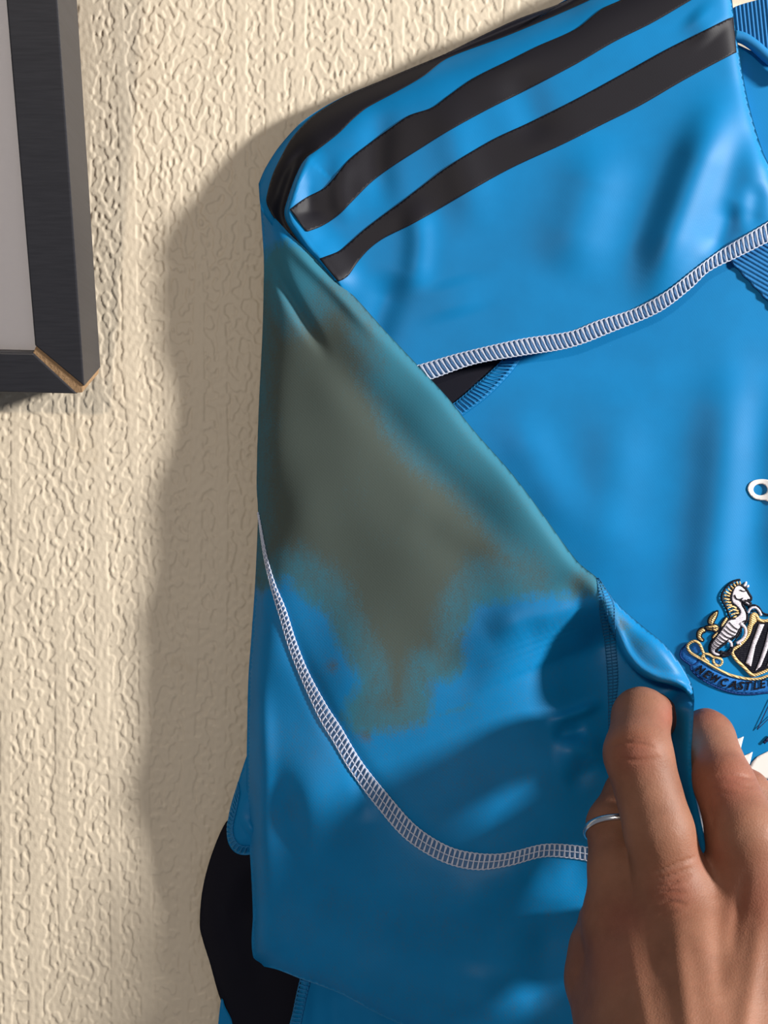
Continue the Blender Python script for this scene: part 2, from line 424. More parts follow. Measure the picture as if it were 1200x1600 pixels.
def h_sh(x, y):
    h = 21.0 + 3.0 * sstep(450, 900, x) + folds(x, y, SH_F)
    h = h - 10 * np.exp(-(pdist(x, y, top_s) / 26) ** 1.3)
    h = h - 3.5 * np.exp(-pdist(x, y, edge_s) / 7)
    d, sd, t = pdist(x, y, lip_s, signed=True)
    sgn = -sd * d                                   # positive on the right of the lip
    tap = sstep(0, .3, t) * np.exp(-(np.maximum(d - 8, 0) / 30) ** 2)
    h = h + tap * (5.5 * sstep(-2.5, .6, sgn) * np.exp(-np.maximum(sgn, 0) / 60) - 2.5 * np.exp(-((sgn + 8) / 12) ** 2) + .8 * np.exp(-((sgn - 5) / 4) ** 2))
    return h
# body front, side panel, far sleeve
body_o = lin([(620, 540), (1110, 360), (1110, 100), (1128, 58), (1240, 110), (1420, 190), (1600, 110), (1760, 20), (1960, 60), (1960, 2200), (430, 2200), (448, 1700), (447, 1620), (455, 1590), (468, 1545), (478, 1500), (500, 1300), (560, 900)], step=6)
panel('front_panel', body_o, h_body, M['blue'], shirt, 7)
side_o = spline([(380, 1275), (355, 1282), (331, 1334), (316, 1392), (312, 1446), (317, 1470), (328, 1505), (341, 1552), (355, 1590), (366, 1660), (466, 1690), (468, 1620), (482, 1540), (500, 1400), (480, 1290)], True, 5)
side_e = spline([(355, 1282), (331, 1334), (316, 1392), (312, 1446), (328, 1505), (355, 1590), (366, 1660)], step=8)
h_side = lambda x, y: 9.5 + folds(x, y, [([(360, 1330), (350, 1450), (400, 1590)], 2.0, 22), ([(395, 1350), (400, 1450)], -1.5, 18)]) - 5 * np.exp(-(pdist(x, y, side_e) / 14) ** 1.2)
panel('side_panel', side_o, h_side, M['black'], shirt, 5, skirt=5, inset=6, label='black side panel')
panel('hem_lining', spline([(346, 1560), (352, 1574), (364, 1600), (372, 1680), (335, 1680), (340, 1610)], True, 5), lambda x, y: 6 + 0 * x, M['blue'], shirt, 5)
far_o = spline([(400, 1150), (386, 1180), (372, 1222), (363, 1250), (357, 1275), (354, 1300), (357, 1318), (366, 1331), (380, 1336), (400, 1334), (430, 1330), (440, 1180)], True, 4)
far_e = spline([(392, 1150), (372, 1222), (357, 1275), (354, 1300), (366, 1331), (400, 1334)], step=6)
h_far = lambda x, y: 15.5 + folds(x, y, [([(385, 1300), (400, 1290)], 2, 14), ([(375, 1260), (388, 1200)], -1, 8)]) - 6 * np.exp(-(pdist(x, y, far_e) / 9) ** 1.3)
panel('rear_sleeve_edge', far_o, h_far, M['blue'], shirt, 4, skirt=4, inset=3)
# ribbed pieces: real knit ribs
def ribbed(name, outline, hf, direction, pitch, step=2.2, amp=.35):
    dxn, dyn = direction
    def h2(x, y):
        return hf(x, y) + amp * np.sin((x * dxn + y * dyn) * 2 * math.pi / pitch)
    return panel(name, outline, h2, M['rib'], shirt, step)
ribbed('collar', spline([(1143, 14), (1182, 0), (1215, -8), (1240, -10), (1240, 90), (1200, 78), (1176, 58), (1160, 52), (1150, 52), (1135, 40)], True, 3),
       lambda x, y: 20 + .6 * 0 * x, (.995, -.10), 6.2, 1.6, .3)
ribbed('neck_trim', lin([(1138, 404), (1200, 364), (1260, 330), (1260, 540), (1200, 470)], step=3), lambda x, y: h_body(x, y) + 1.2, (-.50, .87), 6.5, 1.8, .25)
# collar seam roll under the collar
ln = spline([(1147, 56), (1162, 60), (1180, 72), (1200, 90), (1235, 118)], step=3)
cs_ = link('collar_seam', tubes([P(ln[:, 0], ln[:, 1], 20 + 0 * ln[:, 0])], .0022, 10), M['blue_thread'], shirt)
# shoulder panel
seam_mid = [((a[0] + b[0]) / 2, (a[1] + b[1]) / 2) for a, b in zip(SEAM_U, SEAM_L)]
sh_o = np.concatenate([spline(SH_TOP, step=4)[:-1], spline([(404, 287), (408, 325), (425, 352), (500, 440), (560, 530), (600, 590), (640, 592)], step=5)[:-1],
                       spline(seam_mid[1:], step=5)[:-1], spline(SH_EDGE[::-1], step=5)[:-1], lin([(1132, -150), (1131, -151)], False, 6)[:1]])
o1 = np.array(lip_s) + 0
nrm = np.gradient(lip_s, axis=0); nrm /= np.linalg.norm(nrm, axis=1)[:, None]; nrm = np.stack([-nrm[:, 1], nrm[:, 0]], -1)
panel('shoulder_panel', sh_o, h_sh, M['blue'], shirt, 4, feats=[lip_s, lip_s + nrm * 3.0], skirt=6, inset=4)
# three black stripes applied on the shoulder
def stripe(name, up, lo, step=3.2):
    o = np.concatenate([spline(up, step=3.5)[:-1], spline(lo[::-1], step=3.5)[:-1], ])
    o = np.concatenate([spline(up, step=3.5), spline(lo[::-1], step=3.5)])
    f = [lip_s] if name == 'x' else []
    return panel(name, o, lambda x, y: h_sh(x, y) + .42, M['print'], shirt, step, feats=f, thick=.25)
stripe('shoulder_stripe', [(1115, -130), (1000, -58), (920, -18), (880, 4), (800, 34), (700, 82), (655, 101), (600, 124), (546, 147), (508, 168), (480, 189), (455, 217), (439, 245), (425, 275), (416, 310), (418, 322), (430, 342), (455, 369), (478, 390)],
       [(1134, -100), (1010, -48), (920, 0), (800, 52), (700, 90), (662, 118), (630, 137), (587, 160), (570, 170), (550, 187), (530, 207), (505, 227), (481, 244), (472, 256), (460, 282), (449.5, 312), (445, 330), (447.5, 346), (459, 366), (478, 390.5)], 2.4)
stripe('shoulder_stripe', [(1010, -40), (980, -6), (940, 14), (900, 45), (840, 72), (800, 92), (740, 122), (700, 150), (675, 168), (640, 180), (610, 200), (580, 222), (545, 250), (520, 280), (505, 295), (478, 309), (453, 327)],
       [(1100, -10), (1080, 0), (1020, 35), (960, 65), (900, 100), (820, 142), (760, 172), (700, 205), (660, 230), (610, 262), (580, 285), (550, 315), (530, 335), (505, 352), (481, 361.5), (478, 361)])
stripe('shoulder_stripe', [(1146, 27), (1140, 28), (1100, 48), (1040, 78), (970, 117), (900, 155), (830, 190), (770, 218), (700, 260), (660, 290), (630, 313), (600, 335), (570, 358), (545, 380), (530, 392), (510, 400), (499, 404)],
       [(1151, 82), (1146, 84), (1100, 108), (1060, 130), (1000, 165), (940, 195), (880, 225), (800, 262), (740, 295), (680, 330), (640, 352), (600, 372), (578, 388), (560, 408), (545, 430), (534, 438), (528, 440)])

# black inset at the underarm and its blue flat seam
h_in = lambda x, y: h_body(x, y) + .9
panel('underarm_inset', spline([(640, 590), (678, 590), (741, 568), (790, 558), (770, 578), (740, 602), (709, 632), (680, 640)], True, 4), h_in, M['black'], shirt, 4)

# ---- sleeve: the folded, stained sleeve pulled across the chest
DIAG = [(405, 287), (408, 312), (417, 328), (430, 341), (455, 368), (480, 391), (497, 408), (530, 439), (560, 470), (602, 517), (650, 568), (700, 622), (740, 672), (800, 740), (850, 806),
        (880, 848), (905, 880), (935, 905), (965, 943), (1000, 975), (1040, 1008), (1065, 1040), (1081, 1070), (1085, 1092)]
RIGHT = [(1085, 1092), (1083, 1130), (1080, 1180), (1084, 1230), (1098, 1295), (1108, 1335), (1125, 1500), (1110, 1690)]
LEFT = [(405, 287), (408, 340), (412, 400), (412, 440), (410, 520), (405, 620), (402, 700), (401, 760), (403, 800), (401, 860), (398, 920), (393, 990), (388, 1060), (386, 1150), (385, 1240), (388, 1300), (392, 1360), (395, 1430), (393, 1470), (396, 1496), (406, 1509)]
BOT = [(406, 1509), (433, 1515), (471, 1530), (502, 1541), (543, 1558), (584, 1581), (620, 1598), (680, 1620), (800, 1660), (1110, 1690)]
FLAP = [(940, 930), (950, 962), (961, 988), (976, 1022), (997, 1047), (1024, 1062), (1050, 1068), (1070, 1076), (1083, 1092)]
diag_s, right_s, left_s, bot_s, flap_s = (spline(q, step=6) for q in (DIAG, RIGHT, LEFT, BOT, FLAP))
CTRL = np.array([(410, 300, 24), (480, 420, 27), (420, 600, 22), (600, 560, 28), (400, 800, 24), (500, 800, 30), (700, 700, 32), (850, 850, 38), (700, 900, 35), (600, 1050, 34), (400, 1100, 25), (500, 1250, 34),
                 (850, 1000, 41), (960, 950, 46), (1040, 1030, 53), (1075, 1075, 54), (900, 1150, 37), (950, 1250, 33), (800, 1250, 36), (1000, 1200, 30), (1050, 1300, 34), (700, 1400, 36), (420, 1450, 22), (400, 1280, 23), (470, 1510, 23), (600, 1550, 30), (850, 1450, 34), (900, 1600, 32), (1080, 1600, 34), (420, 1000, 27)], float)
SL_F = [([(450, 400), (470, 480), (530, 570), (600, 650), (700, 760), (800, 850), (900, 930)], -2.2, 34),
        ([(408, 330), (418, 380), (436, 430), (475, 500), (520, 570)], -2.6, 10),
        ([(430, 352), (470, 400), (520, 450), (600, 540)], 1.4, 10),
        ([(760, 1000), (830, 960), (900, 990)], 1.5, 30), ([(880, 900), (920, 960), (945, 1040)], -2.5, 24),
        ([(850, 1130), (900, 1115), (945, 1095)], 2.6, 9), ([(860, 1180), (920, 1175), (945, 1215)], 3.0, 20), ([(860, 1150), (920, 1140)], -2.0, 10), ([(880, 1230), (950, 1180)], -1.8, 16),
        ([(420, 1180), (450, 1260), (455, 1380), (440, 1460)], -1.6, 22), ([(400, 1000), (410, 1150), (412, 1300), (415, 1420)], 1.6, 16), ([(560, 1200), (575, 1290)], -1.2, 16),
        ([(700, 1440), (780, 1380), (860, 1360)], 2.0, 40), ([(860, 1400), (850, 1500), (830, 1600)], -3.0, 34), ([(740, 1600), (760, 1500)], 1.8, 40),
        ([(405, 860), (440, 960), (500, 1100), (590, 1240), (680, 1325), (760, 1345), (840, 1320), (930, 1325)], -1.1, 16),
        ([(520, 640), (560, 760), (600, 900)], 1.2, 50), ([(640, 800), (760, 900)], -.8, 34), ([(680, 1000), (760, 1080)], -.8, 40)]
def h_sl(x, y):
    x = np.asarray(x, float); y = np.asarray(y, float)
    num = 0 * x; den = 0 * x
    for cx, cy, ch in CTRL:
        q = 1 / (((x - cx) ** 2 + (y - cy) ** 2) / 90 ** 2 + .35) ** 1.6
        num = num + q * ch; den = den + q
    h = num / den + folds(x, y, SL_F)
    dl = pdist(x, y, left_s); dd = pdist(x, y, diag_s); db = pdist(x, y, bot_s)
    h = h - 11 * np.exp(-dl / 17) - 6.0 * np.exp(-db / 16)
    h = h - 4.5 * np.exp(-dd / 6) * sstep(300, 520, y + 0 * x) - 1.5 * np.exp(-dd / 6)
    # flap lip with the hollow below it where the finger goes in
    d, sd, t = pdist(x, y, flap_s, signed=True)
    sg = sd * d                                    # positive below-left of the lip
    tap = sstep(0, .35, t) * (1 - .55 * sstep(.85, 1, t))
    hol = sstep(.3, 3.5, sg) * np.exp(-(np.maximum(sg, 0) / 120) ** 2)
    h = h - 22 * tap * hol + 1.5 * tap * np.exp(-((sg + 6) / 6) ** 2)
    # strip of cloth standing up along the right edge
    dr = pdist(x, y, right_s)
    up = sstep(1075, 1110, y) * sstep(1420, 1330, y)
    h = h * (1 - up * np.exp(-(dr / 30) ** 2)) + (63 - 10 * sstep(1150, 1330, y)) * up * np.exp(-(dr / 30) ** 2)
    return h
sl_o = np.concatenate([spline(DIAG, step=4)[:-1], spline(RIGHT, step=5)[:-1], spline(BOT[::-1], step=5)[:-1], spline(LEFT[::-1], step=4)[:-1]])
nf = np.gradient(flap_s, axis=0); nf /= np.linalg.norm(nf, axis=1)[:, None]; nf = np.stack([-nf[:, 1], nf[:, 0]], -1)
STAIN = [(395, 430), (395, 905), (425, 915), (450, 905), (480, 935), (515, 958), (525, 1000), (548, 1030), (560, 1065), (535, 1110), (560, 1140), (610, 1140), (660, 1128), (676, 1105), (672, 1065), (705, 1062), (722, 1040), (715, 1000), (735, 975),
         (745, 945), (790, 940), (840, 930), (880, 930), (925, 925), (950, 905), (900, 860), (850, 790), (700, 610), (600, 500), (500, 400), (440, 380)]
st_s = spline(STAIN, True, 8)
SOOT = [(398, 455), (396, 900), (450, 885), (520, 930), (550, 1000), (590, 1060), (575, 1110), (640, 1120), (665, 1040), (700, 1030), (712, 960), (740, 905), (790, 900), (840, 905), (800, 840), (740, 760), (640, 690), (600, 600), (560, 480), (520, 455), (470, 500), (430, 470)]
so_s = spline(SOOT, True, 8)
def stain(x, y):
    d = pdist(x, y, st_s, True); i = inside(x, y, st_s); v = np.where(i, sstep(-16, 16, d), sstep(16, -16, d) )
    v = np.where(i, .5 + .5 * sstep(0, 26, d), .5 - .5 * sstep(0, 22, d))
    v = np.maximum(v, .42 * sstep(26, 0, pdist(x, y, spline([(870, 860), (960, 960), (1000, 1010)], step=10))))
    v = np.maximum(v, .42 * sstep(14, 0, pdist(x, y, spline([(600, 1145), (650, 1128), (740, 1100)], step=10))))
    return v
def soot(x, y):
    d = pdist(x, y, so_s, True); i = inside(x, y, so_s)
    v = np.where(i, .35 + .55 * sstep(0, 60, d), .35 - .35 * sstep(0, 45, d))
    v = v - .25 * np.exp(-((pdist(x, y, spline([(640, 600), (740, 720), (800, 800)], step=10))) / 60) ** 2)
    for cx, cy, r in ((905, 912, 22), (972, 975, 10), (520, 1040, 12), (403, 905, 14), (570, 1150, 12)):
        v = np.maximum(v, .45 * np.exp(-((x - cx) ** 2 + (y - cy) ** 2) / r ** 2))
    return np.clip(v, 0, 1)
panel('sleeve', sl_o, h_sl, M['sleeve'], shirt, 4, feats=[flap_s, flap_s + nf * 3.4], skirt=7, inset=7, attr={'stain': stain, 'soot': soot}, label='folded blue sleeve with a large grey-green stain')

# ---- seams: rails of thread plus cross loops
def seam(name, A, B, hf, mat, pitch=6.5, r=.19, lift=.5, zig=True, mid=False, base=None):
    A = spline(A, step=2.0); B = spline(B, step=2.0)
    u = np.linspace(0, 1, 600)
    def rs(L):
        s = np.r_[0, np.cumsum(np.linalg.norm(np.diff(L, axis=0), axis=1))]; s /= s[-1]
        return np.stack([np.interp(u, s, L[:, 0]), np.interp(u, s, L[:, 1])], -1)
    A, B = rs(A), rs(B); Cn = (A + B) / 2
    s = np.r_[0, np.cumsum(np.linalg.norm(np.diff(Cn, axis=0), axis=1))]; n = int(s[-1] / pitch); T = np.interp(np.arange(n + 1) * pitch, s, u)
    at = lambda L, t: np.stack([np.interp(t, u, L[:, 0]), np.interp(t, u, L[:, 1])], -1)
    lines = []
    tt = np.linspace(0, 1, n * 4)
    for L, O in ((A, B), (B, A)):                       # scalloped edge threads
        q = at(L, tt); o = at(O, tt); dv = o - q; dv /= np.linalg.norm(dv, axis=1)[:, None] + 1e-9
        q = q + dv * (1.0 + .9 * np.sin(tt * n * 2 * math.pi))[:, None] * .6
        lines.append(P(q[:, 0], q[:, 1], hf(q[:, 0], q[:, 1]) + lift))
    if mid:
        q = at((A + B) / 2, tt); lines.append(P(q[:, 0], q[:, 1], hf(q[:, 0], q[:, 1]) + lift + .15))
    for i in range(n):
        for (t0, t1) in ((T[i], T[i] + .34 / n), (T[i] + .30 / n, T[i] + .10 / n)):
            k = np.linspace(0, 1, 5); a = at(A, np.array([min(t0, 1)]))[0]; b = at(B, np.array([min(t1, 1)]))[0]
            q = a + (b - a) * k[:, None]
            lines.append(P(q[:, 0], q[:, 1], hf(q[:, 0], q[:, 1]) + lift + .25 * np.sin(k * math.pi)))
    o = link(name, tubes(lines, [r / 1000 * (1 if q_ < 3 else 1.15) for q_ in range(len(lines))], 5), mat, shirt); o['kind'] = 'stuff'
    if base:
        oo = np.concatenate([A[::6], B[::-1][::6]])
        panel('seam_tape', oo, lambda x, y: hf(x, y) + .25, base, shirt, 4, thick=.2)
    return o
h_ys = lambda x, y: np.maximum(h_sh(x, y), h_body(x, y) + .8) + .1
M['tape'] = cloth('seam_tape_cloth', (.06, .16, .34, 1), .6, .3, .2)
o = seam('overlock_stitching', SEAM_U, SEAM_L, h_ys, M['thread'], 8.0, .23, .7, base=M['tape']); o['label'] = 'white overlock stitching across the chest'
sA = [(404, 800), (417, 868), (430, 912), (446, 950), (462, 1000), (482, 1050), (512, 1105), (532, 1135), (565, 1190), (605, 1240), (650, 1290), (700, 1322), (745, 1333), (790, 1333), (850, 1319), (900, 1321), (935, 1327)]
sB = [(402, 801), (412, 870), (423, 918), (436, 962), (452, 1015), (471, 1062), (500, 1125), (520, 1158), (548, 1206), (590, 1262), (635, 1312), (690, 1346), (742, 1359), (795, 1353), (850, 1339), (900, 1342), (935, 1349)]
o = seam('overlock_stitching', sA, sB, h_sl, M['thread'], 8.0, .21, .6, mid=True, base=M['tape']); o['label'] = 'white overlock stitching curving round the sleeve'
o = seam('flat_seam', [(700, 632), (709, 630), (745, 600), (775, 572), (787, 560)], [(716, 654), (724, 647), (760, 620), (795, 585), (816, 557)], h_body, M['blue_thread'], 6.5, .22, 1.3, base=M['blue']); o['label'] = 'blue flat seam beside the black inset'
o = seam('flat_seam', [(932, 903), (936, 930), (937, 960), (944, 1000), (949, 1060), (950, 1110), (952, 1250)], [(936, 903), (958, 940), (961, 965), (962, 1000), (966, 1060), (962, 1110), (960, 1250)], h_sl, M['dark_thread'], 5.0, .15, .22, mid=True); o['label'] = 'blue seam running down under the finger'
o = seam('flat_seam', [(372, 1222), (363, 1258), (355, 1288), (356, 1310), (364, 1326), (376, 1333), (395, 1333)], [(374, 1240), (370, 1262), (364, 1290), (365, 1306), (371, 1317), (380, 1322), (395, 1322)], h_far, M['blue_thread'], 6.5, .2, .5)
o = seam('flat_seam', [(470, 1525), (462, 1560), (452, 1610)], [(486, 1528), (478, 1560), (468, 1610)], lambda x, y: h_body(x, y) + .4, M['blue_thread'], 6.5, .2, .5)

# ---- printing on the chest
def flat(name, outline, mat, lift=.55, step=4, parent=shirt, holes=(), smooth_=False, hf=h_body, thick=.15):
    o = spline(outline, True, step) if smooth_ else lin(outline, True, step)
    return panel(name, o, lambda x, y: hf(x, y) + lift, mat, parent, step, holes=holes, thick=thick)
def ell(cx, cy, rx, ry, n=40, a0=0): t = np.linspace(0, 2 * math.pi, n, endpoint=False) + a0; return np.stack([cx + rx * np.cos(t), cy + ry * np.sin(t)], -1)
ring = np.array([(1189, 748.7), (1199, 749.5), (1207, 751), (1213, 751), (1213, 785), (1203, 785), (1195, 781.8), (1188, 781.3), (1180, 779.5), (1173, 774), (1169, 767), (1168.3, 763), (1171, 756), (1178, 750.8)])
flat('printed_letter', ring, M['white_print'], .6, 2.0, holes=[ell(1188, 765, 11, 9, 26)], smooth_=True)['label'] = 'white printed letter a'
flat('sponsor_print', [(1040, 1190), (1083, 1185), (1110, 1167), (1143, 1158), (1162, 1151), (1159, 1163), (1156, 1176), (1163, 1181), (1176, 1175), (1173, 1188), (1170, 1199), (1171, 1199), (1175, 1191), (1184, 1182), (1200, 1174), (1225, 1166), (1260, 1170), (1260, 1340), (1060, 1340)], M['white_print'], .5, 4,
     holes=[spline([(1190, 1217), (1197, 1217), (1212, 1219), (1212, 1232), (1200, 1230), (1193, 1225)], True, 3)])['label'] = 'white printed sponsor shape with spiky edge'
sg = [[(1206, 1092), (1183, 1140)], [(1183, 1140), (1206, 1118)], [(1193, 1161), (1198, 1157), (1206, 1154)], [(1196, 1158), (1204, 1150)]]
link('signature', tubes([P(q[:, 0], q[:, 1], h_body(q[:, 0], q[:, 1]) + .7) for q in (lin(s, False, 3) for s in sg)], [.00022, .00018, .0006, .0006], 5, flat=.5), M['ink'], shirt)['label'] = 'dark pen signature on the chest'

# ---- embroidered crest
def Z(pts): return [(1050 + x / 6.953, 880 + y / 6.953) for x, y in pts]
crest_c = P(1210, 1010, 19)
crest = empty('embroidered_crest', tuple(crest_c), shirt); crest['label'] = 'embroidered club crest with gold seahorse, striped shield and blue scroll'
def emb(name, polys, mat, lift=.9, step=2.0, puff=.45, z=True, smooth_=True):
    """raised satin stitch areas joined in one part"""
    VV, TT = [], []; b = 0
    for poly in polys:
        q = Z(poly) if z else poly
        o = spline(q, True, step) if smooth_ else lin(q, True, step)
        V, T = cdt(o, step)
        d = pdist(V[:, 0], V[:, 1], o, True)
        h = h_body(V[:, 0], V[:, 1]) + lift - .35 + puff * np.sqrt(np.clip(d / 4.5, 0, 1)); VV.append(P(V[:, 0], V[:, 1], h)); TT += [tuple(i + b for i in t)[::-1] for t in T]; b += len(V)
        nn = len(o); W2 = P(o[:, 0], o[:, 1], h_body(o[:, 0], o[:, 1]) - .2); VV.append(W2); b0 = b - len(V)
        TT += [(b0 + i, b0 + (i + 1) % nn, b + (i + 1) % nn, b + i) for i in range(nn)]; b += nn
    me = mesh(np.concatenate(VV), TT); import bmesh
    bm = bmesh.new(); bm.from_mesh(me); bmesh.ops.recalc_face_normals(bm, faces=bm.faces); bm.to_mesh(me); bm.free()
    return link(name, me, mat, crest)
def cord(name, lines, wd, mat, lift=1.2, z=True, closed=False, flat=.6):
    """embroidered line: wd is the radius in px"""
    LL = []
    for l in lines:
        q = spline(Z(l) if z else l, closed, 1.6); LL.append(P(q[:, 0], q[:, 1], h_body(q[:, 0], q[:, 1]) + lift - .35))
    rr = [w_ * .00025 for w_ in wd] if isinstance(wd, (list, tuple)) else wd * .00025
    return link(name, tubes(LL, rr, 6, closed=closed, flat=flat), mat, crest)
horse = [(690, 245), (740, 238), (785, 268), (812, 300), (835, 340), (855, 372), (850, 400), (820, 398), (835, 425), (852, 438), (835, 458), (800, 440), (765, 425), (760, 450), (790, 500), (812, 560), (808, 620), (780, 660), (730, 720),
         (690, 790), (610, 835), (550, 885), (490, 930), (470, 955), (500, 968), (532, 985), (515, 1010), (480, 1010), (432, 982), (412, 935), (418, 885), (455, 825), (512, 750), (560, 680), (605, 620), (670, 592), (722, 560), (735, 520), (700, 470), (652, 430), (640, 380), (650, 318), (668, 275)]
cord('crest_outline', [horse], 2.7, M['t_black'], .9, closed=True, flat=.7)
emb('seahorse', [horse, [(770, 250), (795, 205), (815, 200), (812, 235), (790, 262)], [(805, 262), (820, 238), (840, 238), (830, 268)]], M['t_white'], 1.0, 2.0)
cord('seahorse_leg', [[(740, 650), (790, 700), (800, 760), (775, 815), (735, 850), (700, 870)], [(825, 540), (850, 495), (900, 480), (945, 515), (970, 570)], [(610, 840), (640, 865), (645, 905)], [(735, 850), (740, 890)]], [2.5, 1.9, 2.2, 1.6], M['t_white'], 1.5)
cord('black_outline', [[(715, 590), (755, 690), (740, 760), (690, 830), (655, 880), (680, 910)], [(830, 620), (835, 720), (830, 800), (770, 870), (740, 915), (690, 905)], [(830, 490), (880, 455), (940, 478), (985, 540), (1043, 560), (1090, 560)],
     [(655, 900), (640, 960), (580, 1005), (530, 1000)], [(640, 930), (590, 975), (520, 960)], [(500, 930), (540, 880), (600, 850)], [(740, 925), (700, 880)], [(840, 560), (870, 520), (920, 520), (945, 580)]],
     [1.1, 1.1, 1.6, 3.0, 2.4, 1.0, 2.0, .8], M['t_black'], 1.15)
cord('black_stitch_line', [[(620, 640), (680, 700), (730, 725)], [(585, 680), (640, 730), (700, 760)], [(560, 715), (620, 765), (680, 790)], [(530, 750), (590, 800), (640, 815)], [(505, 785), (560, 830), (600, 845)], [(480, 815), (530, 855), (570, 870)], [(460, 845), (500, 880), (540, 890)], [(440, 875), (480, 905), (510, 915)], [(425, 905), (460, 930), (480, 940)],
     [(740, 290), (775, 305), (810, 300)], [(680, 345), (700, 385), (740, 395), (770, 380)], [(740, 395), (775, 420), (800, 425)], [(790, 400), (840, 415)], [(800, 620), (770, 640)]],
     [.75] * 9 + [.8, 1.0, 1.6, 1.0, 1.0], M['t_black'], 1.75)
cord('gold_mane', [[(735, 200), (740, 230)], [(700, 200), (715, 235)], [(665, 220), (690, 250)], [(635, 245), (665, 275)], [(605, 275), (645, 305)], [(580, 305), (635, 335)], [(565, 345), (625, 360)], [(560, 385), (625, 395)], [(575, 420), (640, 425)], [(590, 455), (650, 455)],
     [(600, 490), (660, 470), (700, 490)], [(615, 530), (670, 505), (720, 520)], [(640, 560), (690, 545), (725, 540)], [(660, 590), (700, 575)]], 1.35, M['t_gold'], 1.5)
cord('black_mane_line', [[(740, 180), (700, 185), (640, 215), (585, 265), (545, 330), (540, 390), (570, 450), (600, 510), (615, 560), (650, 605), (690, 600)], [(590, 480), (680, 485), (725, 510)], [(610, 515), (690, 530)], [(640, 300), (630, 380), (650, 440)], [(560, 330), (630, 350)], [(560, 370), (630, 380)], [(620, 250), (660, 290)], [(680, 225), (700, 250)], [(720, 180), (745, 235)]],
     [1.7, .8, .9, 1.0, .7, .7, .7, .7, .7], M['t_black'], 1.2)  # black thread lines stitched around and between the gold mane strokes
fin = [[(497, 515), (470, 530), (420, 570), (392, 620), (400, 660), (440, 668), (460, 630), (490, 570)], [(345, 700), (300, 715), (272, 760), (280, 820), (330, 850), (345, 830), (318, 800), (330, 760), (365, 740)],
       [(360, 690), (400, 680), (470, 665), (510, 700), (480, 745), (430, 730), (380, 725)], [(595, 585), (565, 610), (530, 670), (535, 705), (560, 690), (610, 620)], [(512, 735), (470, 760), (435, 800), (450, 825), (480, 800), (515, 755)]]
emb('gold_fin', fin, M['t_gold'], 1.0, 2.0)
cord('fin_outline', fin, 1.3, M['t_black'], 1.0, closed=True)
cord('fin_vein', [[(480, 545), (430, 610), (425, 660)], [(370, 700), (440, 705), (500, 700)], [(440, 690), (450, 740)]], .7, M['t_black'], 1.75)
# shield
sh_poly = [(872, 560), (900, 552), (922, 575), (945, 615), (1000, 628), (1043, 622), (1110, 628), (1170, 615), (1200, 575), (1225, 552), (1250, 562), (1280, 700), (1330, 870), (1420, 990), (1250, 1080), (1120, 1130), (1043, 1160), (960, 1195), (872, 1215), (780, 1130), (690, 1040), (655, 955), (740, 885), (815, 800), (855, 700)]
emb('shield_ground', [sh_poly], M['t_black'], .75, 3, .2)
stripe_p = [[(945, 660), (1003, 665), (905, 900), (858, 1125), (800, 1085), (875, 850)], [(1062, 668), (1120, 668), (1030, 960), (965, 1120), (905, 1172), (950, 1060), (1010, 880)], [(1180, 668), (1240, 690), (1160, 900), (1090, 1090), (1030, 1120), (1090, 960)]]
for sp in stripe_p: emb('white_shield_stripe', [sp], M['t_white'], 1.25, 2, .30, smooth_=False)
cord('gold_shield_border', [sh_poly], 2.6, M['t_gold'], 1.2, closed=True)
emb('gold_shield_corner', [[(850, 560), (900, 555), (925, 620), (905, 650), (880, 680), (860, 740), (820, 800), (815, 700), (835, 640)]], M['t_gold'], 1.1, 2)
# scroll
base = [(285, 1045), (340, 1080), (420, 1135), (520, 1190), (620, 1235), (740, 1265), (860, 1280), (960, 1275), (1050, 1262), (1200, 1262), (1350, 1230), (1400, 1200), (1420, 1300), (1300, 1365), (1180, 1392), (1043, 1398), (900, 1415), (740, 1412), (600, 1385), (480, 1340), (370, 1285), (270, 1215), (210, 1150), (205, 1110), (250, 1090)]
emb('blue_scroll', [base, [(150, 900), (185, 960), (240, 1005), (290, 1050), (260, 1100), (210, 1115), (130, 1060), (90, 1000), (100, 950)]], M['t_blue'], .7, 3, .4)
cord('scroll_edge', [[(160, 880), (110, 930), (88, 1000), (120, 1050), (200, 1108), (205, 1150), (270, 1222), (370, 1292), (480, 1347), (600, 1392), (740, 1420), (900, 1422), (1043, 1405), (1200, 1395)], [(200, 1108), (250, 1095), (290, 1050)]], 1.3, M['t_navy'], .9)
emb('scroll_curl', [ell(265, 930, 62, 58, 24).tolist(), ell(385, 1038, 30, 22, 16).tolist(), ell(490, 1072, 34, 24, 16).tolist()], M['t_blue'], .8, 2, .3)
cord('gold_scroll_line', [[(345, 985), (300, 880), (250, 848), (200, 862), (168, 905), (195, 965), (260, 1010), (330, 1050), (420, 1110), (520, 1165), (620, 1210), (740, 1243), (860, 1260), (960, 1252), (1043, 1225), (1200, 1235), (1300, 1210)],
     [(345, 985), (320, 1030)], [(345, 985), (400, 990), (450, 1020), (530, 1040), (545, 1080), (510, 1115), (460, 1090), (445, 1040)], [(345, 990), (350, 1030), (400, 1075)]], [2.2, 2.0, 1.9, 1.7], M['t_gold'], 1.3)
